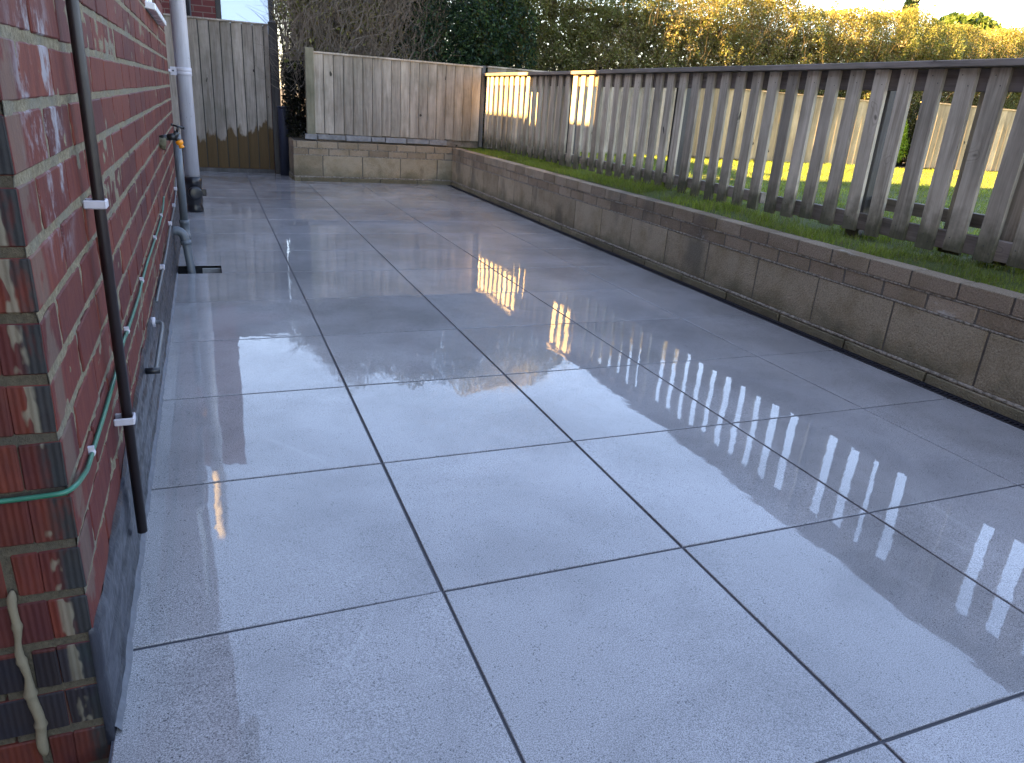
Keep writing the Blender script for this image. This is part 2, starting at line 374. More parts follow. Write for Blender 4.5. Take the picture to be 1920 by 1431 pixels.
def mat_leaf(name, trans=.4, rough=.45):
    a=NT(name); c=a.attr('leafcol','Color'); a.set('Base Color',c); a.set('Roughness',rough); a.set('Specular IOR Level',.35)
    tr=a.n.new('ShaderNodeBsdfTranslucent'); a.l.new(a.mix(1.0,c,(1.35,1.3,.75),'MULTIPLY'),tr.inputs[0])
    ms=a.n.new('ShaderNodeMixShader'); ms.inputs[0].default_value=trans
    a.l.new(a.b.outputs[0],ms.inputs[1]); a.l.new(tr.outputs[0],ms.inputs[2]); a.l.new(ms.outputs[0],a.out.inputs[0]); return a.m
M['leaf']=mat_leaf('leaves',.5); M['grass']=mat_leaf('grass_blades',.35,.5)
M['bark']=plain('bark',(.085,.070,.052),.9,0,30,.4,.8,dist=.005)
M['hedge_twig']=plain('hedge_twig_bark',(.07,.052,.034),.9,0,30,.4,.5)
M['twig']=plain('twig_bark',(.24,.20,.155),.85,0,30,.4,.5)

# ------------------------------------------------------------------ ground
b=MB(); b.add([(-600,-600,-.35),(600,-600,-.35),(600,900,-.35),(-600,900,-.35)],[(0,1,2,3)])
tag(b.build('ground',M['soil']),kind='structure')

# paving: one slab sheet per tile, on dark grout
TX=2.25
b=MB()
def sheet(x0,x1,y0,y1,z=-.004): b.add([(x0,y0,z),(x1,y0,z),(x1,y1,z),(x0,y1,z)],[(0,1,2,3)],.5)
GX0,GX1,GY0,GY1=-.6,-.371,3.003,3.19      # gully opening
sheet(-.6,TX,-8,GY0); sheet(GX1,TX,GY0,GY1); sheet(-.6,TX,GY1,8.25); sheet(-1.4,-.6,4.7,8.25)
tag(b.build('paving_base',M['grout']),kind='structure')
b=MB(); J=.0035
def tile(x0,x1,y0,y1,tint=None,tilt=None):
    tint=random.random() if tint is None else tint
    sx,sy=tilt if tilt else (random.gauss(0,.0011),random.gauss(0,.0011)); dz=random.uniform(-.0003,.0003)
    cx,cy=(x0+x1)/2,(y0+y1)/2; c=.0016
    def P(x,y,z): return (x,y,z+dz+(x-cx)*sx+(y-cy)*sy)
    xs0,xs1,ys0,ys1=x0+J,x1-J,y0+J,y1-J
    o=[(xs0,ys0),(xs1,ys0),(xs1,ys1),(xs0,ys1)]; i=[(xs0+c,ys0+c),(xs1-c,ys0+c),(xs1-c,ys1-c),(xs0+c,ys1-c)]
    vs=[P(*q,-.012) for q in o]+[P(*q,-c*.8) for q in o]+[P(*q,0) for q in i]
    fs=[(8,9,10,11)]+[(k,(k+1)%4,4+(k+1)%4,4+k) for k in range(4)]+[(4+k,4+(k+1)%4,8+(k+1)%4,8+k) for k in range(4)]
    b.add(vs,fs,tint)
for r in range(-12,14):
    y0=r*.6; y1=min(y0+.6,8.22)
    for c in range(-9,5):
        x0=-.6+(c)*.6; x1=x0+.6
        if c==4: x1=TX
        if c<0: 
            if not (c==-1 and y0>=4.7): continue
        if c<0 and y0<-.2<y1+.001 and y1>-.2 and y0>-.61 and y1>-.001: y1c=-.21
        else: y1c=y1
        if y1-y0<.05: continue
        if c==0 and r==5:
            t=random.random(); tl=(.0004,-.0005)
            tile(GX1-J,x1,y0,y1,t,tl); tile(x0,GX1+J,GY1-J,y1,t,tl); continue
        tl=None
        if c==0 and r==-1: tl=(.010,.001)
        tile(x0,x1,y0,y1c,None,tl)
        if y1c!=y1: pass
tag(b.build('paving',M['tile']),kind='structure')

# gully in the paving
g=empty('gully',(-.48,3.1,-.2),label='open black drain gully in the paving under the grey waste pipe',cat='drain')
b=MB(); d=-.16
b.add([(GX0,GY0,0-.002),(GX1,GY0,-.002),(GX1,GY1,-.002),(GX0,GY1,-.002),(GX0,GY0,d),(GX1,GY0,d),(GX1,GY1,d),(GX0,GY1,d)],[(0,1,5,4),(1,2,6,5),(2,3,7,6),(3,0,4,7),(4,5,6,7)])
b.build('basin',M['gully'],g)
b=MB(); b.box(GX0+.13,GX1-.004,GY1-.018,GY1-.002,-.075,-.014); b.build('rim',M['concrete'],g)

# ------------------------------------------------------------------ brick house on the left
HX=-.6; HY0=-.205; HY1=4.60; HH=5.0
CO=.0812; Z0=.197-2*CO-.0    # bed joints at Z0+k*CO
house=empty('brick_house',(-3,2,0),label='red brick house along the left with black painted plinth and white window sill',cat='house')
WY0,WY1,WZ0,WZ1=2.76,3.72,1.275,2.30
bm=MB(); L=.2245; jt=.0135
def brick_side(xf,y0,y1,z0,z1):
    bm.box(xf-.05,xf+random.uniform(-.0012,.0014),y0,y1,z0,z1,None,.0011)
k=0; z=Z0-5*CO
while z<HH:
    z0=z+jt/2; z1=z+CO-jt/2; off=(0 if k%2 else L*.5)
    y=HY0-(L/2 if k%2==0 else 0)
    first=True
    while y<HY1:
        y0=max(y,HY0)+(0 if y<=HY0 else jt/2); y1=min(y+L-jt/2,HY1-.004)
        if y1-y0>.03 and not (z1>WZ0 and z0<WZ1 and y1>WY0 and y0<WY1):
            brick_side(HX,y0,y1,z0,z1)
        elif (z1>WZ0 and z0<WZ1 and y1>WY0 and y0<WY1):
            if y0<WY0-.03: brick_side(HX,y0,WY0,z0,z1)
            if y1>WY1+.03: brick_side(HX,WY1,y1,z0,z1)
        y+=L
    # end face (faces the camera side), alternate headers
    x=HX; hd=(k%2==0); lens=[.083 if hd else .108]
    xs=HX-.0505; x1=HX-.0505
    # the corner brick continues round the corner
    xa=HX-(.088 if hd else .19)
    bm.box(xa+jt/2,HX-.0502,HY0-random.uniform(0,.001),HY0+.1,z0,z1,None,.0011)
    x=xa
    while x>HX-4.6:
        xn=x-(.105 if (hd and x==xa) else L)
        bm.box(xn+jt/2,x-jt/2,HY0-random.uniform(0,.0015),HY0+.1,z0,z1,None,.0011); x=xn
    # far return (faces the side panel)
    if z<2.5 or True:
        x=HX-.0502
        while x>HX-2.2:
            bm.box(x-L+jt,x,HY1-.1,HY1+random.uniform(0,.001),z0,z1,None,.001); x-=L
    k+=1; z+=CO
# corner fillers: front 50mm of each course at the corner
wall=bm.build('wall',M['brick'],house,bevel=.0022)
b=MB()
def grid(y0,y1,z0,z1,n,mz,seed):
    ys=np.linspace(y0,y1,n); zs=np.linspace(z0,z1,mz); Y,Z=np.meshgrid(ys,zs)
    P=np.stack([Y*30,Z*30,Y*0+seed],-1); h=fbm(P,seed,3); X=HX-.0022+(h-.5)*.0058
    vs=np.stack([X,Y,Z],-1).reshape(-1,3); fs=[(r*n+c,r*n+c+1,(r+1)*n+c+1,(r+1)*n+c) for r in range(mz-1) for c in range(n-1)]
    b.add([tuple(v) for v in vs],fs,.5,True)
grid(HY0+.001,1.2,-.2,1.5,230,270,1)
grid(1.2,WY0,-.02,1.5,90,120,2); grid(WY0,HY1-.002,-.02,WZ0-.02,90,90,2)
def slab(x0,x1,y0,y1,z0,z1): b.box(x0,x1,y0,y1,z0,z1,.5)
slab(HX-.014,HX-.0035,HY0+.0028,HY0+.03,-.3,HH); slab(HX-.12,HX-.009,HY0+.003,WY0,-.02,HH); slab(HX-.12,HX-.009,WY1,HY1-.004,-.02,HH)
slab(HX-.12,HX-.009,WY0,WY1,-.02,WZ0-.02); slab(HX-.12,HX-.009,WY0,WY1,WZ1,HH)
slab(HX-4.6,HX-.125,HY0+.0045,HY1-.0045,-.3,HH); slab(HX-.13,HX-.009,HY0+.0032,HY0+.3,-.3,-.021)
b.build('mortar',M['mortar'],house)
# black plinth paint, a rough skin following the courses
n,mz=420,26; ys=np.linspace(HY0+.004,HY1,n); vs=[]
for jz in range(mz):
    for yy in ys:
        top=.205+.06*min(1,max(0,(yy+.1)/1.0))+.006*math.sin(yy*23)+.005*float(vnoise([yy*40,0,3]))
        zz=-.01+(top+.01)*jz/(mz-1)
        jn=abs(((zz-Z0)/CO)%1-.5)*2; groove=-.0035 if jn>.87 else 0
        bulge=.0065+groove+(float(fbm([yy*18,zz*30,2],5))-.5)*.006
        if jz==mz-1: bulge=.0005
        if yy==ys[0]: vs.append((HX-.006,HY0-.0022,zz)); continue
        if yy==ys[1]: vs.append((HX+bulge-.002,HY0-.0018,zz)); continue
        vs.append((HX+bulge,yy,zz))
b=MB(); b.add(vs,[(r*n+c,r*n+c+1,(r+1)*n+c+1,(r+1)*n+c) for r in range(mz-1) for c in range(n-1)],.5,True)
b.build('plinth',M['plinth'],house)
# ragged pale seal between plinth and paving
b=MB(); vs=[]; n=500; ys=np.linspace(HY0+.01,2.98,n)
for yy in ys:
    w=.010+.007*float(fbm([yy*22,1,1],9)); hgt=.006+.012*float(fbm([yy*16,4,1],11))
    vs += [(HX+.002,yy,hgt+.004),(HX+.0075,yy,hgt),(HX+w,yy,.0022),(HX+w+.001,yy,-.002)]
b.add(vs,[(4*i+q,4*i+q+1,4*i+5+q,4*i+4+q) for i in range(n-1) for q in range(3)],.5,True)
b.build('sealant',M['seal'],house)
# hard foam bead down the end face
b=MB(); pts=[];rs=[]
for i in range(46):
    zz=.30-.30*i/45; pts.append((-.686-.0016*math.sin(i*.5)-.004*math.sin(i*.12)-.006*(i/45),HY0-.004,zz)); rs.append(.003+.0060*float(vnoise([i*.31,2,2]))*(.8 if i%9 else 1.25))
rs[0]=.002; rs[1]=.005; rs[-1]=.003; b.tube(pts,rs,10); 
pts=[];rs=[]
for i in range(20):
    zz=.435-.10*i/19; pts.append((-.722+.006*math.sin(i*.4),HY0-.003,zz)); rs.append(.010*math.sin(math.pi*(i+.5)/20)+.002)
b.tube(pts,rs,10); b.build('foam_bead',M['bead'],house)
# window
w=MB(); w.box(HX-.075,HX-.018,WY0,WY0+.06,WZ0,WZ1); w.box(HX-.075,HX-.018,WY1-.06,WY1,WZ0,WZ1)
w.box(HX-.075,HX-.018,WY0+.06,WY1-.06,WZ0,WZ0+.065); w.box(HX-.075,HX-.018,WY0+.06,WY1-.06,WZ1-.06,WZ1)
w.box(HX-.073,HX-.02,(WY0+WY1)/2-.03,(WY0+WY1)/2+.03,WZ0+.065,WZ1-.06)
fr=w.build('window',M['upvc'],house,bevel=.003)
w=MB(); w.box(HX-.055,HX-.049,WY0+.06,WY1-.06,WZ0+.065,WZ1-.06); w.build('pane',M['glass'],fr)
w=MB(); w.add([(HX-.07,WY0-.07,1.262),(HX+.040,WY0-.07,1.248),(HX+.040,WY1+.08,1.248),(HX-.07,WY1+.08,1.262),
 (HX-.07,WY0-.07,1.288),(HX+.040,WY0-.07,1.276),(HX+.040,WY1+.08,1.276),(HX-.07,WY1+.08,1.288)],
 [(0,3,2,1),(4,5,6,7),(0,1,5,4),(1,2,6,5),(2,3,7,6),(3,0,4,7)]); w.build('sill',M['upvc'],fr,bevel=.003)
# roof: slopes up away from the path
b=MB(); X0=HX+.11; 
b.add([(X0,HY0-.12,HH-.06),(X0,HY1+.01,HH-.06),(X0-3,HY1+.01,HH+1.9),(X0-3,HY0-.12,HH+1.9),(X0-6,HY1+.01,HH-.06),(X0-6,HY0-.12,HH-.06),
 (X0,HY0-.12,HH-.16),(X0,HY1+.01,HH-.16),(X0-6,HY1+.01,HH-.16),(X0-6,HY0-.12,HH-.16)],[(0,1,2,3),(3,2,4,5),(0,6,7,1),(1,7,8,4,2),(4,8,9,5),(5,9,6,0,3),(6,9,8,7)])
b.build('roof',M['roof'],house)
b=MB(); b.tube([(HX+.10,HY0-.12,HH-.13),(HX+.10,HY1+.12,HH-.13)],.05,12); b.build('gutter',M['black_plastic'],house)
# unseen blocks added left of and behind the house to shade the path
def shade_block(name,label,boxes,roofs=(),windows=()):
    h=empty(name,(boxes[0][0],boxes[0][2],0),label=label,cat='house')
    b=MB()
    for q in boxes: b.box(*q)
    b.build('wall',M['farbrick'],h)
    if roofs:
        b=MB()
        for (x0,x1,y0,y1,z0,z1) in roofs:
            xm=(x0+x1)/2; b.add([(x0,y0,z0),(x1,y0,z0),(x1,y1,z0),(x0,y1,z0),(xm,y0,z1),(xm,y1,z1)],[(0,4,5,3),(1,2,5,4),(0,1,4),(2,3,5),(0,3,2,1)])
        b.build('roof',M['roof'],h)
    return h
a=NT('far_brick'); bt=a.n.new('ShaderNodeTexBrick'); 
cmb=a.n.new('ShaderNodeCombineXYZ'); X,Y,Z=a.xyz(); a.l.new(a.math('ADD',X,Y),cmb.inputs[0]); a.l.new(Z,cmb.inputs[1]); a.l.new(cmb.outputs[0],bt.inputs['Vector'])
bt.inputs['Scale'].default_value=1.0; bt.inputs['Brick Width'].default_value=.225; bt.inputs['Row Height'].default_value=.075; bt.inputs['Mortar Size'].default_value=.006
bt.inputs['Color1'].default_value=(.20,.045,.034,1); bt.inputs['Color2'].default_value=(.15,.035,.032,1); bt.inputs['Mortar'].default_value=(.24,.17,.13,1)
c=a.mix(a.math('MULTIPLY',a.noise(12,4,.6),.5), bt.outputs['Color'], (.12,.03,.03)); a.set('Base Color',c); a.set('Roughness',.85)
a.set('Normal',a.bump(bt.outputs['Fac'],.3,.004)); a.n[a.n.find(bt.name)]; M['farbrick']=a.m
b=MB(); b.box(-9,-3.0,-9,HY0-.05,-.3,5.4); b.build('wing_sun_blocker',M['farbrick'],house)  # unseen block added to keep low sun off the paving
# unseen added block, stepped top shaped to leave two sun patches on the picket fence
shade_block('stepped_sun_blocker','unseen brick block added left of the house, stepped to shape the sun patches',
   [(-9,-4,4.3,7.36,-.3,3.84),(-9,-4.01,5.11,6.10,3.80,4.43),(-9,-3.9,7.36,14,-.3,5.9)])

# neighbour seen above the side panel
nb=empty('neighbour_extension',(0,10,0),label='brick neighbour wall and lean-to window just visible over the side panel',cat='house')
b=MB(); b.box(-3.6,-.17,10,15,-.3,4.7); b.box(-.17,.56,10.06,13,-.3,1.35); b.box(-.17,.56,10.06,10.3,2.28,2.44); b.box(-.17,.56,10.3,13,1.35,2.44)
b.build('wall',M['farbrick'],nb)
b=MB(); b.box(-.20,.60,10.0,13,2.44,2.62); b.build('roof',M['fascia'],nb)
fr=MB(); fr.box(-.165,-.10,10.03,10.10,1.35,2.28); fr.box(.50,.56,10.03,10.10,1.35,2.28); fr.box(-.10,.50,10.03,10.10,2.20,2.28); fr.box(-.10,.50,10.03,10.10,1.35,1.42)
fo=fr.build('window',M['darkframe'],nb)
b=MB(); b.add([(-.10,10.06,1.42),(.50,10.06,1.42),(.50,10.16,2.20),(-.10,10.16,2.20)],[(0,1,2,3)]); b.build('pane',M['glass'],fo)
fr=MB(); fr.box(-.62,-.46,9.985,9.999,1.0,2.3); fo=fr.build('window',M['darkframe'],nb)
fr=MB(); fr.box(-.60,-.48,9.97,9.984,1.05,2.25); fr.build('pane',M['dglass'],fo)
fr=MB(); fr.box(-.475,-.46,9.968,9.984,1.0,2.3); fr.build('frame',M['fascia'],fo)

# ------------------------------------------------------------------ things on the wall
# brown overflow pipe
o=empty('overflow_pipe',(-.575,.26,0),label='thin dark brown pipe running down the brick wall near the corner',cat='pipe')
b=MB(); b.tube([(-.577,.262,2.6),(-.577,.262,.8),(-.577,.262,.085)],.0098,18); b.build('pipe',M['brown_pipe'],o)
for zz in (.757,.342,1.6):
    b=MB(); b.box(-.600,-.5655,.2615-.0165,.2615-.0115,zz-.0075,zz+.0075); b.box(-.600,-.5655,.262+.0112,.262+.0155,zz-.0075,zz+.0075); b.box(-.5685,-.5635,.2615-.0165,.262+.0155,zz-.0075,zz+.0075)
    b.build('clip',M['clip'],o,bevel=.002)
# green cable round the corner
o=empty('green_cable',(-.6,.5,.42),label='thin green cable clipped along the bricks and round the wall corner',cat='cable')
pts=[(-1.6,HY0-.006,.452),(-1.1,HY0-.006,.447),(-.80,HY0-.006,.443),(-.69,HY0-.007,.441),(-.64,HY0-.010,.443),(-.605,HY0-.012,.446),(-.592,HY0+.004,.447),(-.590,-.15,.436),(-.592,-.10,.424),(-.594,0,.418),(-.594,.15,.416),(-.594,.35,.42),(-.594,.5,.428),(-.594,.58,.424),(-.594,.9,.418),(-.594,1.05,.425),(-.594,1.3,.43),(-.594,1.7,.424),(-.594,2.1,.426),(-.594,2.38,.44),(-.594,2.5,.47)]
def smooth(pts,n=6):
    P=[Vector(p) for p in pts]; out=[]
    for i in range(len(P)-1):
        p0=P[max(i-1,0)];p1=P[i];p2=P[i+1];p3=P[min(i+2,len(P)-1)]
        for q in range(n):
            t=q/n; out.append(.5*((2*p1)+(p2-p0)*t+(2*p0-5*p1+4*p2-p3)*t*t+(3*p1-p0-3*p2+p3)*t**3))
    return out+[P[-1]]
b=MB(); b.tube(smooth(pts),.0035,12); b.build('cable',M['green_hose'],o)
for yy,zz in ((-.045,.420),(.58,.424),(1.06,.426),(1.72,.425),(2.2,.43)):
    b=MB(); b.tube([(-.594,yy-.004,zz),(-.594,yy+.004,zz)],.0056,12); b.box(-.6,-.590,yy-.003,yy+.003,zz+.004,zz+.011); b.build('clip',M['clip'],o)
# thin grey cable above the plinth
o=empty('wall_cable',(-.6,2.8,.3),label='thin grey cable sagging in clips just above the black plinth',cat='cable')
b=MB(); b.tube(smooth([(-.592,1.45,.262),(-.590,1.9,.272),(-.590,2.3,.278),(-.590,2.75,.300),(-.590,3.2,.305),(-.591,3.7,.33),(-.592,3.9,.40)]),.0045,10); b.build('cable',M['steel'],o)
for yy,zz in ((1.9,.274),(2.75,.302),(3.3,.31),(3.75,.345)):
    b=MB(); b.box(-.602,-.583,yy-.006,yy+.006,zz-.004,zz+.016); b.build('clip',M['clip'],o,bevel=.002)
# short steel tube on the plinth
o=empty('plinth_tube',(-.6,1.0,.25),label='short dull metal tube held against the black plinth below the green cable',cat='pipe')
b=MB(); b.tube(smooth([(-.598,1.255,.247),(-.575,1.25,.246),(-.566,1.22,.243),(-.566,1.1,.238),(-.566,.92,.234),(-.566,.845,.231)]),.0062,12); b.build('tube',M['steel'],o)
b=MB(); b.tube([(-.592,.842,.231),(-.556,.842,.231)],.009,10); b.build('end_cap',M['black_plastic'],o)
b=MB(); b.tube([(-.6,1.255,.247),(-.587,1.255,.247)],.016,12); b.build('flange',M['clip'],o)

# outside tap
o=empty('outside_tap',(-.6,2.72,.70),label='black garden tap with orange hose connector on the brick wall',cat='tap')
b=MB(); b.tube(smooth([(-.606,2.71,.690),(-.585,2.70,.686),(-.572,2.70,.684)]),[.026]*6+[.029]*6+[.018],12); bo=b.build('old_lagging',M['stonebush'],o)
d=bo.modifiers.new('sub','SUBSURF'); d.levels=d.render_levels=1
b=MB(); b.tube([(-.604,2.72,.708),(-.560,2.715,.715)],.013,14); b.tube([(-.560,2.715,.715),(-.528,2.708,.722)],.0155,14); b.tube([(-.538,2.712,.708),(-.520,2.704,.742)],[.014,.0125],12)
b.tube([(-.528,2.708,.718),(-.516,2.702,.700)],.010,12); b.build('body',M['brass'],o)
b=MB(); b.tube([(-.521,2.704,.740),(-.514,2.701,.765)],.0055,10); b.tube([(-.538,2.703,.772),(-.492,2.698,.760)],.0045,10); b.lathe((-.538,2.703,.772),(-.9,0,.25),[(-.004,.003),(0,.0065),(.006,.006)],10); b.lathe((-.492,2.698,.760),(.9,0,-.25),[(-.004,.003),(0,.0065),(.006,.006)],10)
b.build('handle',M['black_plastic'],o)
b=MB(); b.lathe((-.517,2.702,.704),(.35,-.05,-1),[(0,.010),(.002,.0165),(.017,.0165),(.019,.011),(.026,.010),(.028,.0125),(.036,.0115),(.0365,.006)],14); b.build('hose_connector',M['orange'],o)

# grey waste pipe into the gully
o=empty('waste_pipe',(-.53,3.1,0),label='grey plastic waste pipe dropping down the wall into the open gully',cat='pipe')
PX,PY=-.540,3.155; r=.0205
b=MB(); b.tube([(PX,PY,.705),(PX,PY,.25)],r,20); b.build('riser',M['grey_pvc'],o)
b=MB(); b.lathe((PX,PY,.262),(0,0,-1),[(0,.0215),(.001,.0265),(.02,.0265),(.022,.024),(.075,.024),(.077,.0275),(.10,.0275),(.101,.022)],20); b.build('coupling',M['grey_pvc'],o)
b=MB(); b.tube(smooth([(PX,PY,.17),(PX+.004,PY-.01,.12),(PX+.012,PY-.03,.03),(PX+.018,PY-.045,-.10)]),r,18); b.build('outlet',M['grey_pvc'],o)
b=MB(); EX,EY=-.548,3.075
b.tube(smooth([(-.602,EY,.215),(-.578,EY,.216),(-.560,EY,.208),(-.546,EY,.188),(-.540,EY,.160)]),.0235,18)
b.lathe((-.540,EY,.165),(.1,0,-1),[(0,.0235),(.001,.028),(.022,.028),(.024,.0235)],18); b.build('elbow',M['grey_pvc'],o)
b=MB(); b.tube(smooth([(-.539,EY,.15),(-.530,EY-.01,.06),(-.520,EY-.022,-.04),(-.515,EY-.03,-.12)]),r,18); b.build('elbow_outlet',M['grey_pvc'],o)

# white soil pipe at the end of the wall
o=empty('soil_pipe',(-.52,5.18,0),label='tall white plastic soil pipe with black access boot at the end of the house wall',cat='pipe')
SX,SY=-.520,5.18
b=MB(); b.tube([(SX,SY,3.0),(SX,SY,2.0),(SX,SY,.27)],.054,32); b.build('pipe',M['white_pvc'],o)
b=MB(); b.lathe((SX,SY,1.00),(0,0,1),[(0,.0545),(.001,.0585),(.026,.0585),(.027,.0575),(.029,.0575),(.030,.0585),(.056,.0585),(.057,.0545)],32)
b.box(SX-.088,SX-.045,SY-.045,SY-.036,1.000,1.057); b.box(SX-.14,SX-.08,SY-.56,SY-.03,1.02,1.035); bo=b.build('bracket',M['clip'],o)
b=MB(); b.lathe((SX-.068,SY-.046,1.03),(0,-1,0),[(0,.006),(.004,.006)],10); b.build('bolt',M['black_plastic'],bo)
b=MB(); b.lathe((SX,SY,-.003),(0,0,1),[(0,.062),(.03,.063),(.05,.058),(.062,.0565),(.075,.062),(.21,.062),(.214,.065),(.272,.065),(.275,.056)],32); bo=b.build('access_boot',M['black_plastic'],o)
b=MB(); b.lathe((SX+.010,SY-.05,.150),(.18,-1,0),[(0,.052),(.022,.052),(.026,.048),(.030,.036)],28); b.build('access_cap',M['black_plastic'],bo)
b=MB(); b.box(SX+.050,SX+.092,SY-.03,SY+.01,.125,.178); b.build('lug',M['black_plastic'],bo,bevel=.006,seg=2)

# ------------------------------------------------------------------ closeboard panels
def closeboard(name,label,x0,x1,y,z0,z1,pitch,mat,cap=True,group=None,jit=.0):
    o=empty(name,((x0+x1)/2,y,z0),label=label,cat='fence',group=group)
    b=MB(); x=x0
    while x<x1-.02:
        xe=min(x+pitch-.010,x1); tt=random.random()
        dz=random.uniform(-jit,jit)
        b.add([(x,y-.001,z0+dz),(xe,y-.022,z0+dz),(xe,y-.002,z0+dz),(x,y+.006,z0+dz),(x,y-.001,z1),(xe,y-.022,z1),(xe,y-.002,z1),(x,y+.006,z1)],
              [(0,3,2,1),(4,5,6,7),(0,1,5,4),(1,2,6,5),(2,3,7,6),(3,0,4,7)],tt); x+=pitch
    b.build('boards',mat,o,bevel=.0015)
    b=MB(); b.box(x0,x1,y+.0065,y+.0075,z0+.01,z1-.01); b.build('dark_gap_sheet',M['gully'],o)  # black sheet added so the gaps between boards read as shade
    for za,zb in ((z0+.12,z0+.19),(z1-.25,z1-.18)):
        b=MB(); b.box(x0,x1,y+.008,y+.045,za,zb); b.build('rail',M['rail_wood'],o)
    if cap: b=MB(); b.box(x0-.005,x1+.005,y-.028,y+.05,z1,z1+.018); b.build('cap',mat,o,bevel=.002)
    return o
sp=closeboard('side_panel','tall weathered board panel with damp brown foot closing the path',-1.3,.33,8.22,.045,1.60,.113,M['gate_wood'])
b=MB(); b.box(-1.3,.33,8.19,8.24,.0,.043); b.build('kickboard',M['post_wood'],sp)
b=MB(); b.box(.335,.43,8.15,8.245,-.01,1.635); b.add([(.33,8.145,1.635),(.435,8.145,1.635),(.435,8.25,1.635),(.33,8.25,1.635),(.382,8.197,1.665)],[(0,1,4),(1,2,4),(2,3,4),(3,0,4)]); b.build('post',M['post_wood'],sp,bevel=.004)
# short navy post
o=empty('short_post',(.45,8.02,0),label='short navy blue painted post between the side panel and the block wall',cat='post')
b=MB(); b.lathe((.445,8.05,-.01),(0,0,1),[(0,.062),(.74,.062),(.752,.060),(.757,.054)],20); b.build('shaft',M['darkpost'],o)
b=MB(); b.lathe((.445,8.05,.747),(0,0,1),[(0,.0655),(.014,.0655),(.018,.06)],20); b.build('cap',M['darkpost'],o)

cfb=None
cf=closeboard('closeboard_fence','grey closeboard fence panel standing on the back block wall',.735,2.66,7.56,.515,1.335,.1068,M['close_wood'],jit=.006)
b=MB(); b.box(.645,.735,7.53,7.61,.50,1.385); b.build('post',M['palepost'],cf,bevel=.004)
b=MB(); b.box(2.655,2.70,7.535,7.62,.45,1.36); b.build('post',M['post_wood'],cf,bevel=.003)
b=MB(); b.box(.74,2.66,7.572,7.60,.43,.60); b.build('light_stop_board',M['rail_wood'],cf)  # hidden board added to stop light leaking through under the panel
b=MB(); x=.62
for i,wd in enumerate((.14,.31,.29,.16,.25,.27,.22)):
    b.box(x,x+wd-.012,7.52,7.55,.452+.006*(i%2),.508-random.uniform(0,.006),None,.003); x+=wd
b.build('gravel_board',M['white_board'] if 'white_board' in M else M.setdefault('white_board',plain('peeling_white_board',(.20,.20,.20),.8,0,22,.55,.6)),cf)
closeboard('garden_fence','dull grey closeboard fence just beyond the far end of the picket fence',2.75,5.6,7.60,.44,1.345,.118,M['close_wood'])  # same fence line, grey boards used for the stretch in shade
closeboard('garden_fence','closeboard fence with sunlight put into its pale colour along the far side of the lawn left of the gap',5.62,9.0,7.60,.44,1.345,.118,M['far_wood'])
ff=closeboard('garden_fence','closeboard fence with sunlight put into its pale colour at the right end of the lawn beyond the gap',9.85,17,7.60,.44,1.40,.118,M['far_wood'])

# ------------------------------------------------------------------ retaining walls
def retaining(name,label,axis,a0,a1,face,depth,brickoff,ends=False):
    """axis 'y': runs along y, face at x=face, body towards +x ; axis 'x': runs along x, face at y=face, body towards +y"""
    o=empty(name,(face,(a0+a1)/2,0) if axis=='y' else ((a0+a1)/2,face,0),label=label,cat='wall')
    def bx(b,u0,u1,d0,d1,z0,z1,t=None,j=.0015):
        if axis=='y': b.box(face+d0,face+d1,u0,u1,z0,z1,t,j)
        else: b.box(u0,u1,face+d0,face+d1,z0,z1,t,j)
    def course(b,start,length,z0,z1,d0,g=.0095,var=0):
        u=start-math.ceil((start-a0)/length)*length
        while u<a1:
            u0=max(u+g/2,a0); u1=min(u+length-g/2,a1)
            if u1-u0>.02: bx(b,u0,u1,d0+random.uniform(-.0012,.0012),depth,z0,z1)
            u+=length
    b=MB(); course(b,brickoff,.445,.058,.280,0); b.build('block_course',M['block'],o,bevel=.003)
    b=MB(); course(b,brickoff+.07,.225,.290,.353,.001); course(b,brickoff+.17,.225,.363,.430,-.002); b.build('brick_courses',M['wallbrick'],o,bevel=.003)
    b=MB(); course(b,brickoff+.2,.445,-.01,.040,-.012); b.build('footing_course',M['block'],o,bevel=.003)
    # pointing, slightly irregular
    b=MB(); bx(b,a0+.002,a1-.002,.0035,depth-.003,-.01,.4275,.5,0); b.build('core',M['wmortar'],o); b=MB()
    n=int((a1-a0)/.02); 
    for (zc,hh,pr) in ((.049,.009,.006),(.285,.0052,.001),(.358,.0052,.001)):
        vs=[]
        for i in range(n+1):
            u=a0+(a1-a0)*i/n; h1=hh*(.75+.6*float(vnoise([u*6,zc*50,1]))); pp=pr*(.5+float(vnoise([u*7,zc*50,7])))
            for (dd,zz) in ((.002,zc+h1),(-pp,zc+h1*.4),(-pp,zc-h1*.4),(.002,zc-h1)):
                vs.append((face+dd,u,zz) if axis=='y' else (u,face+dd,zz))
        fs=[(4*i+q,4*i+q+1,4*i+5+q,4*i+4+q) for i in range(n) for q in range(3)]
        b.add(vs,fs,.5,True)
    b.build('pointing',M['wpoint'],o)
    return o
retaining('retaining_wall','long low block wall along the right of the paving holding up the lawn','y',-8,7.495,2.315,.10,.565)
retaining('retaining_wall','short low block wall across the far end of the paving','x',.485,2.415,7.50,.10,.80)
o=retaining('retaining_wall','narrow return of the far block wall beside the short navy post','y',7.602,8.25,.485,.10,7.75)

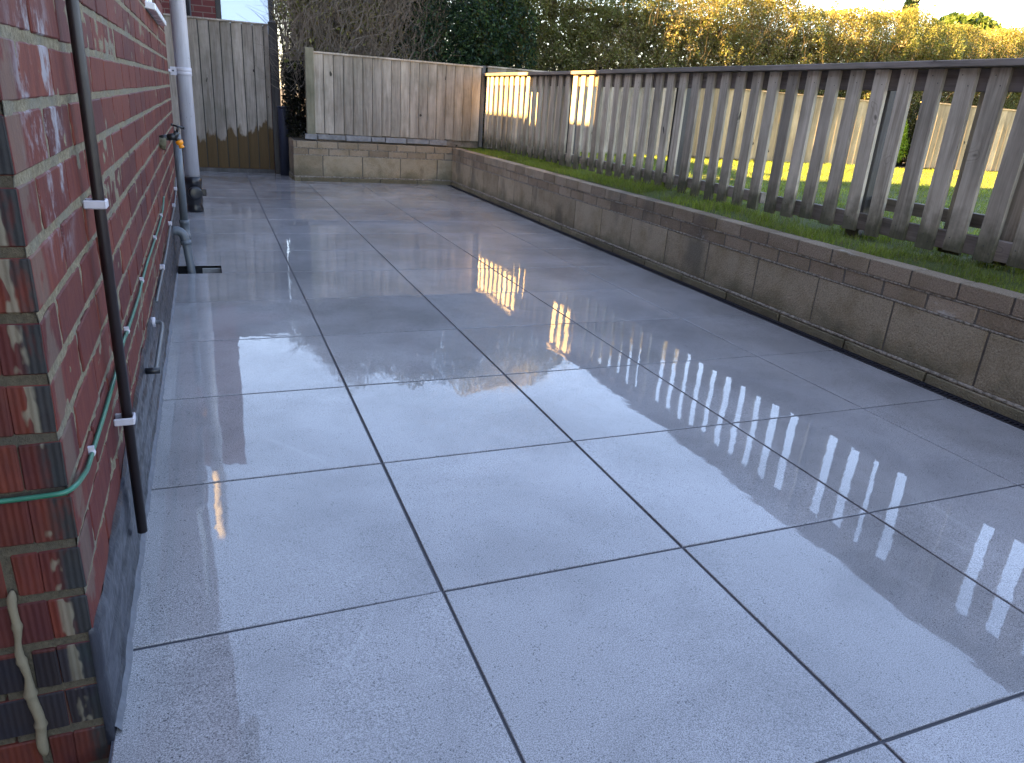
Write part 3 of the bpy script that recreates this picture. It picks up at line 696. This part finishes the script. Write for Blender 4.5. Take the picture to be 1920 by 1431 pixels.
# channel drain
cd=empty('channel_drain',(2.28,3,0),label='black slotted channel drain between paving and right hand block wall',cat='drain')
b=MB(); b.box(TX-.002,TX+.006,-8,7.48,-.06,.001); b.box(2.300,2.3045,-8,7.48,-.06,.003); b.box(TX+.006,2.300,-8,7.48,-.06,-.03); b.build('channel',M['drain'],cd)
b=MB(); y=-1.0
b.box(TX+.006,TX+.014,-8,7.48,-.012,-.001); b.box(2.291,2.300,-8,7.48,-.012,-.001); 
while y<7.47:
    b.box(TX+.014,2.291,y,y+.0085,-.012,-.0015,.5); y+=.0195
b.build('grating',M['drain'],cd)

# ------------------------------------------------------------------ lawn terrace
def lawn_h(x,y):
    return .423+.010*np.sin(x*1.7+y*.9)+.02*np.clip((x-2.42)*2.2,0,1)+.012*np.sin(y*2.3)*np.clip((x-2.45)*4,0,1)
nx,ny=60,120; xs=np.concatenate([np.linspace(2.40,3.2,24),np.linspace(3.3,30,nx-24)]); ys=np.concatenate([np.linspace(-12,-1,12),np.linspace(-.9,7.75,ny-12)])
Xg,Yg=np.meshgrid(xs,ys); Zg=lawn_h(Xg,Yg)
b=MB(); b.add(np.stack([Xg,Yg,Zg],-1).reshape(-1,3).tolist(),[(r*nx+c,r*nx+c+1,(r+1)*nx+c+1,(r+1)*nx+c) for r in range(ny-1) for c in range(nx-1)],.5,True)
b.box(2.42,30,-12,7.75,-.3,.36,.5)
tag(b.build('lawn_ground',M['lawn']),kind='structure')
b=MB(); n1,n2=80,20; xs=np.linspace(.50,30,n1); ys=np.linspace(7.55,14,n2); Xg,Yg=np.meshgrid(xs,ys); Zg=.445+.06*fbm(np.stack([Xg*2,Yg*2,Xg*0],-1),3)
b.add(np.stack([Xg,Yg,Zg-.03],-1).reshape(-1,3).tolist(),[(r*n1+c,r*n1+c+1,(r+1)*n1+c+1,(r+1)*n1+c) for r in range(n2-1) for c in range(n1-1)],.5,True)
b.box(.50,30,7.62,14,-.3,.40,.5)
tag(b.build('hedge_bank',M['soil']),kind='structure')

def blades(name,n,x0,x1,y0,y1,hmin,hmax,w,label,dens=None,pal=None):
    x=rng.uniform(x0,x1,n); y=rng.uniform(y0,y1,n)
    if dens is not None:
        k=rng.random(n)<dens(x,y); x=x[k]; y=y[k]; n=len(x)
    z=lawn_h(x,y)-.004; h=rng.uniform(hmin,hmax,n)*(0.5+fbm(np.stack([x*5,y*5,x*0],-1),21)); a=rng.uniform(0,2*np.pi,n); ln=rng.uniform(.1,.9,n)*h; la=rng.uniform(0,2*np.pi,n)
    base=np.stack([x,y,z],-1); d=np.stack([np.cos(a),np.sin(a),0*a],-1)*w*rng.uniform(.6,1.3,(n,1))
    mid=base+np.stack([np.cos(la)*ln*.3,np.sin(la)*ln*.3,h*.6],-1); tip=base+np.stack([np.cos(la)*ln,np.sin(la)*ln,h],-1)
    V=np.stack([base-d,base+d,mid+d*.7,mid-d*.7, mid-d*.7,mid+d*.7,tip+d*.1,tip-d*.1],1).reshape(-1,3)
    t=rng.random(n)[:,None]; g=fbm(np.stack([x*2.5,y*2.5,x*0+4],-1),33)[:,None]*1.5-.15
    c=np.array([.085,.145,.016])*(1-t)+np.array([.25,.31,.045])*t; c=c*(.6+.8*g); dry=(rng.random(n)<.10)[:,None]; c=np.where(dry,np.array([.20,.17,.07]),c)
    o=np_mesh(name,V,4,M['grass'],None,np.repeat(c,2,0)); return tag(o,label=label,cat='grass',kind='stuff')
blades('grass_verge',60000,2.405,3.15,-.2,7.5,.014,.048,.0014,'rough grass verge between the block wall top and the picket fence',dens=lambda x,y: np.clip((fbm(np.stack([x*6,y*6,x*0],-1),77)-.33)*5,.12,1))
blades('lawn_grass',90000,3.1,11.5,-.3,7.55,.018,.04,.0022,'short mown lawn beyond the picket fence',dens=lambda x,y: np.clip(1.4-(np.hypot(x+.4,y+1.2)-4)*.10,.25,1))

# ------------------------------------------------------------------ picket fence
pf=empty('picket_fence',(2.72,3.5,.45),label='low weathered picket fence with flat top rail on the right of the path',cat='fence')
FX=2.700
b=MB()
segs=[-3.0,-.9,.95,2.78,4.62,6.45,7.56]
for i in range(len(segs)-1): b.box(FX-.028,FX+.085,segs[i]+.001,segs[i+1]-.001,1.247+(.002 if i%2 else 0),1.277+(.002 if i%2 else 0),None,.0015)
b.build('top_cap',M['rail_wood'],pf,bevel=.003)
b=MB(); 
for i in range(len(segs)-1): b.box(FX+.0215,FX+.060,segs[i]+.001,segs[i+1]-.001,1.152,1.245,None,.0015)
b.build('top_rail',M['rail_wood'],pf,bevel=.002)
b=MB(); 
for i in range(2): b.box(FX+.0215,FX+.060,segs[i]+.001,segs[i+1]-.001,.475,.560,None,.0015)
b.box(FX+.0215,FX+.060,.951,2.33,.478,.560); b.build('bottom_rail',M['rail_wood'],pf,bevel=.002)
b=MB(); b.box(FX+.0215,FX+.060,2.45,7.52,.50,.565); b.build('bottom_rail',M['rail_wood'],pf,bevel=.002)
b=MB(); b.box(FX+.102,FX+.14,-3,1.695,.585,.645); b.build('back_rail',M['rail_wood'],pf,bevel=.002)
for yy in (-.45,1.70,3.50,5.28,7.06):
    b=MB(); b.box(FX+.061,FX+.150,yy,yy+.09,.30,1.246); b.build('post',M['post_wood'],pf,bevel=.003)
P=.1548; y=1.26-P*18; i=0
base=None
while y<7.50:
    w=.083+random.uniform(-.004,.004); zb=.472+random.uniform(-.012,.006); lean=random.uniform(-.007,.007)
    if y>2.4: zb-=.012
    yy=y+random.uniform(-.005,.005)
    b=MB(); t=random.random(); x0=FX+random.uniform(0,.001)
    b.add([(x0,yy-w/2+lean,zb),(x0+.020,yy-w/2+lean,zb),(x0+.020,yy+w/2+lean,zb),(x0,yy+w/2+lean,zb),(x0,yy-w/2,1.245),(x0+.020,yy-w/2,1.245),(x0+.020,yy+w/2,1.245),(x0,yy+w/2,1.245)],
      [(0,3,2,1),(4,5,6,7),(0,1,5,4),(1,2,6,5),(2,3,7,6),(3,0,4,7)],t)
    nb_=len(b.f)
    for (dy,zz) in ((.018,1.222),(-.02,1.178),(.015,.535),(-.018,.50)): b.lathe((FX-.0008,yy+dy+random.uniform(-.006,.006),zz+random.uniform(-.008,.008)),(1,0,0),[(0,.0030),(.002,.0030)],7)
    pk=b.build('picket',M['picket_wood'],pf,bevel=.002); pk.data.materials.append(M['darkframe'])
    for q in pk.data.polygons[nb_:]: q.material_index=1
    y+=P; i+=1
# extra boards nailed behind towards the near end
for (yc,w,xo) in ((1.165,.11,.064),(1.03,.10,.143),(.93,.10,.064),(.79,.12,.143),(-.2,.1,.143)):
    b=MB(); b.box(FX+xo,FX+xo+.019,yc-w/2,yc+w/2,.455,1.24,None,.001); b.build('back_board',M['picket_wood'],pf,bevel=.002)
# hit and miss boards at the far end, behind the rails
y=5.35
while y<7.45:
    b=MB(); b.box(FX+.152,FX+.170,y-.04,y+.04,.46,1.16,None,.001); b.build('back_board',M['picket_wood'],pf,bevel=.002); y+=.155

# ------------------------------------------------------------------ planting
def leaves(n, pts, size, pal, pw, lit=None, up=.0):
    """pts (n,3) centres -> rhombus leaves"""
    n=len(pts); d=rng.normal(size=(n,3)); d/=np.linalg.norm(d,axis=1)[:,None]
    e=rng.normal(size=(n,3)); e[:,2]+=up; e-=d*(e*d).sum(1)[:,None]; e/=np.linalg.norm(e,axis=1)[:,None]; s=size*rng.uniform(.55,1.35,(n,1))
    V=np.stack([pts-e*s, pts+d*s*.42-e*s*.1, pts+e*s, pts-d*s*.42-e*s*.1],1).reshape(-1,3)
    pal=np.array(pal); idx=rng.choice(len(pal),n,p=np.array(pw)/sum(pw)); c=pal[idx]*rng.uniform(.7,1.3,(n,1)); return V,c
def twigs(n, base, tip, r0, r1, wob=.05, seg=3):
    out=[]
    t=np.linspace(0,1,seg+1); dirv=tip-base; L=np.linalg.norm(dirv,axis=1)[:,None]
    u=np.cross(dirv,np.array([.3,.9,.1])); u/=np.linalg.norm(u,axis=1)[:,None]+1e-9; w=np.cross(dirv,u); w/=np.linalg.norm(w,axis=1)[:,None]+1e-9
    P=[base+dirv*k+(rng.normal(size=base.shape)*wob*L*(0 if k==0 else 1)) for k in t]
    R_=[r0*(1-k)+r1*k for k in t]
    for i in range(seg):
        for q in range(3):
            a0=2*np.pi*q/3; a1=2*np.pi*(q+1)/3
            def ring(j,a): return P[j]+(u*np.cos(a)+w*np.sin(a))*np.reshape(R_[j],(-1,1))
            out.append(np.stack([ring(i,a0),ring(i,a1),ring(i+1,a1),ring(i+1,a0)],1).reshape(-1,3))
    return np.concatenate(out)
def shrub_points(n,x0,x1,yc,half,z0,zt,shell=.75,bump=.25,seed=0):
    """points in a hedge like volume, denser near its skin; zt is a function of x"""
    x=rng.uniform(x0,x1,n); top=zt(x); z=z0+(top-z0)*rng.random(n)**.85; y=rng.uniform(-1,1,n)
    s=rng.random(n)<shell; y=np.where(s,np.sign(y)*np.abs(y)**.25,y)
    nz=fbm(np.stack([x*1.6,z*1.6,np.sign(y)*3],-1),seed); nz2=fbm(np.stack([x*5,z*5,np.sign(y)*3],-1),seed+9)
    hw=half*(.72+bump*2*(nz-.5)+.22*(nz2-.5)*2)
    tp=np.clip((z-z0)/(top-z0),0,1); hw=hw*np.where(tp>.85,1-(tp-.85)*2.2,1)
    keep=fbm(np.stack([x*7,y*6,z*7],-1),seed+20)>.40
    P=np.stack([x,yc+y*hw,z],-1); return P[keep]
def top_shoots(n,x0,x1,yc,half,zt,h,seed=0):
    x=rng.uniform(x0,x1,n); y=yc+rng.uniform(-half,half,n); t=rng.random(n); hh=h*fbm(np.stack([x*3,x*0,x*0],-1),seed)*2
    return np.stack([x,y,zt(x)-.06+t**1.8*hh],-1)

# leafless twiggy shrub left of the evergreen
ztl=lambda x: 2.15+.55*np.clip((x-.45)/.7,0,1)+.12*np.sin(x*7)
sh=empty('twiggy_shrub',(1.1,8.2,.45),label='thin twiggy shrub with few pale green leaves behind the left of the closeboard fence',cat='shrub')
n=9000; bx_=rng.uniform(.45,2.25,n); bz=rng.uniform(.9,2.5,n); bs=np.stack([bx_,8.15+rng.uniform(-.4,.45,n),bz],-1)
tp=bs+np.stack([rng.normal(0,.16,n),rng.normal(0,.10,n),rng.uniform(.08,.42,n)],-1)
k=tp[:,2]<ztl(tp[:,0])+.05; V=twigs(k.sum(),bs[k],tp[k],rng.uniform(.0018,.0042,k.sum()),.0010*np.ones(k.sum()),.06)
np_mesh('twigs',V,4,M['twig'],sh)
stems=[(.56,7.95),(.60,8.1),(.85,8.2),(1.1,8.1),(1.35,8.3),(1.7,8.2),(2.0,8.25)]
b=MB()
for (sx,sy) in stems:
    for q in range(3):
        pts=[(sx,sy,.42)]; a=random.uniform(-.25,.25)
        for s in range(1,7): pts.append((sx+a*s*.12+random.uniform(-.03,.03),sy+random.uniform(-.06,.06),.42+s*.27))
        b.tube(smooth(pts,3),[.016*(1-.8*i/18) for i in range(19)],7)
b.build('stems',M['bark'],sh)
P=shrub_points(30000,.42,2.35,8.2,.50,1.15,ztl,.5,.3,3); g=fbm(P*2.2,41); P=P[(g>.52)|(rng.random(len(P))<.18)]
V,c=leaves(len(P),P,.026,[(.24,.25,.07),(.15,.17,.05),(.30,.29,.10),(.21,.17,.09),(.13,.12,.06)],[2,3,1.5,3,3]); np_mesh('leaves',V,4,M['leaf'],sh,c)
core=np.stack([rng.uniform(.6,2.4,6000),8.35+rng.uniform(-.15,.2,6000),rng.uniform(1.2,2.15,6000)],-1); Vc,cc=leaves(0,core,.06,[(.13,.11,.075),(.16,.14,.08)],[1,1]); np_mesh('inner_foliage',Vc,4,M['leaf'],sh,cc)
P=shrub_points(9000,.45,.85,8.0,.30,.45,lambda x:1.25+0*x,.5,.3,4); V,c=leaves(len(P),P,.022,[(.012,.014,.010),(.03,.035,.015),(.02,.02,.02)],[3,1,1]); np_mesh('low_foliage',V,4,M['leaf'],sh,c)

ev=empty('evergreen_shrub',(2.6,8.2,.45),label='dark glossy evergreen shrub behind the closeboard fence',cat='shrub')
zte=lambda x: 2.62+.15*np.sin(x*5)
def blob(n,c,r,seed,shell=.7):
    d=rng.normal(size=(n,3)); d/=np.linalg.norm(d,axis=1)[:,None]; rr=np.where(rng.random(n)<shell,rng.uniform(.82,1,n),rng.random(n)**.5)
    k=.75+.5*fbm(d*2.2+5,seed); P=np.array(c)+d*np.array(r)*(rr*k)[:,None]; return P[P[:,2]>.5]
P=np.concatenate([blob(16000,(2.55,8.15,1.95),(.72,.62,.78),51),blob(12000,(2.2,8.2,1.5),(.55,.5,.62),52),blob(12000,(3.1,8.25,1.6),(.55,.5,.7),53),blob(8000,(2.7,8.2,1.0),(.9,.5,.55),54)])
V,c=leaves(len(P),P,.024,[(.022,.052,.030),(.035,.080,.036),(.014,.032,.024),(.075,.13,.045)],[4,3,3,1.4]); np_mesh('foliage',V,4,M['leaf'],ev,c)
b=MB()
for q in range(6): b.tube([(2.3+q*.13,8.2,.42),(2.3+q*.16,8.2+random.uniform(-.1,.1),1.2),(2.1+q*.22,8.2,2.0)],[.03,.02,.008],8)
b.build('stems',M['bark'],ev)

hd=empty('privet_hedge',(8,8.3,.45),label='long autumn coloured hedge in orange and green behind the lawn',cat='hedge')
zth=lambda x: 2.62+.07*np.sin(x*2.1)+.05*np.sin(x*5.3)+.35*np.clip((4.8-x)/1.6,0,1)
P=np.concatenate([shrub_points(880000,2.7,17.5,8.35,.62,.5,zth,.62,.22,7), top_shoots(9000,2.9,16.5,8.35,.45,zth,.10,71)])
# warm clumps and green clumps
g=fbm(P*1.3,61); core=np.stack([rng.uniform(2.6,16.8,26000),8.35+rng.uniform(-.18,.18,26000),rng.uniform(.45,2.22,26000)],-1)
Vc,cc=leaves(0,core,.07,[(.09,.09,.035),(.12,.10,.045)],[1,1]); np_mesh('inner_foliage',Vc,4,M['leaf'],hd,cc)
V,c=leaves(len(P),P,.0172,[(.18,.145,.05),(.23,.16,.06),(.15,.16,.05),(.095,.13,.035),(.15,.105,.06),(.28,.26,.08),(.34,.30,.25)],[3,1.8,4,4,2,1.6,2.0])
gm=np.clip((g-.5)*6,0,1)[:,None]; c=c*(1-gm*.75)+np.array([.075,.115,.030])*gm*.75*(.6+.8*rng.random((len(P),1)))
hi=np.clip((P[:,2]-2.32)*2.6,0,1)[:,None]; c=c*(1-hi*.5)+np.array([.30,.25,.035])*hi*.5*(.6+.8*rng.random((len(P),1))); c=c*.95+np.array([.038,.036,.018])  # sunlit yellow top put into the leaf colour
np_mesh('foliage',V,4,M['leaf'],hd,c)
n=7000; bx_=rng.uniform(2.8,16,n); bs=np.stack([bx_,8.35+rng.uniform(-.5,.5,n),rng.uniform(.6,2.2,n)],-1); tp=bs+np.stack([rng.normal(0,.08,n),rng.normal(0,.07,n),rng.uniform(.12,.35,n)],-1)
np_mesh('twigs',twigs(n,bs,tp,.0026*np.ones(n),.0010*np.ones(n),.06,2),4,M['hedge_twig'],hd)
b=MB()
for q in range(60):
    x=2.9+q*.225+random.uniform(-.08,.08); b.tube([(x,8.35,.42),(x+random.uniform(-.1,.1),8.35,1.0),(x+random.uniform(-.2,.2),8.35+random.uniform(-.2,.2),1.9)],[.022,.016,.006],6)
b.build('stems',M['bark'],hd)
# tall pale shoots rising out of the hedge
ts=empty('tall_shoots',(9.5,8.6,.45),label='tall thin leafy shoots sticking up out of the hedge against the sky',cat='plant')
bsl=[];P=[]
for q in range(46):
    x=random.uniform(6.6,10.6); y0=8.5+random.uniform(-.2,.3); h=random.uniform(2.75,3.15)
    if x>9.8: h=min(h,3.0)
    bsl.append(((x,y0,1.6),(x+random.uniform(-.12,.12),y0,h)))
    for s in range(46):
        t=random.random(); P.append((x+random.uniform(-.035,.035)+(bsl[-1][1][0]-x)*t,y0+random.uniform(-.03,.03),1.6+(h-1.6)*t))
bs=np.array([a for a,_ in bsl]); tp=np.array([a for _,a in bsl]); [np_mesh('stalk',twigs(1,bs[q:q+1],tp[q:q+1],.004*np.ones(1),.0015*np.ones(1),.01),4,M['twig'],ts) for q in range(len(bs))]
V,c=leaves(0,np.array(P),.026,[(.16,.16,.04),(.22,.20,.06),(.10,.12,.03)],[1,1,1],up=.6); np_mesh('leaves',V,4,M['leaf'],ts,c)
# conifer tip and green trees beyond
cn=empty('conifer',(20,16,0),label='small dark conifer tip poking above the hedge on the right',cat='tree')
P=[]
for q in range(5200):
    t=random.random()**.6; rr=.13+(1-t)*.38; a=random.uniform(0,6.28); P.append((16.05+math.cos(a)*rr*random.random()**.5,14+math.sin(a)*rr*random.random()**.5,.4+t*3.78))
V,c=leaves(0,np.array(P),.075,[(.012,.030,.014),(.02,.045,.018)],[1,1],up=1.5); np_mesh('crown',V,4,M['leaf'],cn,c)
b=MB(); b.tube([(16.05,14,0),(16.05,14,3.5)],[.09,.02],8); b.build('trunk',M['bark'],cn)
def tree(x,y,h,r,label,seed,pal):
    o=empty('garden_tree',(x,y,0),label=label,cat='tree',group='green trees beyond the hedge')
    P=np.concatenate([blob(2600,(x+random.uniform(-.5,.5)*r,y+random.uniform(-.5,.5)*r,h-r*.7+random.uniform(-.5,.2)*r),(r*.7,r*.7,r*.6),seed+i) for i in range(5)])
    V,c=leaves(0,P,.09,pal,[1]*len(pal)); np_mesh('crown',V,4,M['leaf'],o,c)
    b=MB(); b.tube([(x,y,0),(x+.1,y,h*.45),(x,y,h*.8)],[.16,.10,.04],8)
    for q in range(4): b.tube([(x,y,h*.4),(x+random.uniform(-.6,.6)*r,y+random.uniform(-.5,.5)*r,h*.75)],[.06,.02],6)
    b.build('trunk',M['bark'],o)
gp=[(.10,.15,.03),(.15,.20,.05),(.06,.10,.025)]
tree(17.7,14,3.85,1.0,'rounded bright green tree beyond the hedge just right of the conifer tip',81,gp)
tree(19.5,14.4,3.9,1.0,'second bright green tree beyond the hedge near the picture edge',91,gp)
tree(21.4,14.6,3.8,1.0,'lowest green tree beyond the hedge at the right picture edge',101,gp)
# lime shrub in the gap of the garden fence
lm=empty('lime_shrub',(9.45,7.75,.45),label='bright lime green shrub filling the gap in the garden fence',cat='shrub')
P=np.concatenate([blob(6000,(9.42,7.78,.95),(.40,.18,.52),111),blob(3000,(9.5,7.8,.7),(.45,.2,.3),112)])
V,c=leaves(0,P,.022,[(.22,.34,.03),(.16,.28,.03),(.28,.38,.05)],[1,1,1]); np_mesh('foliage',V,4,M['leaf'],lm,c)
b=MB(); b.tube([(9.42,7.8,.4),(9.42,7.8,1.1)],[.02,.008],8); b.build('stem',M['bark'],lm)
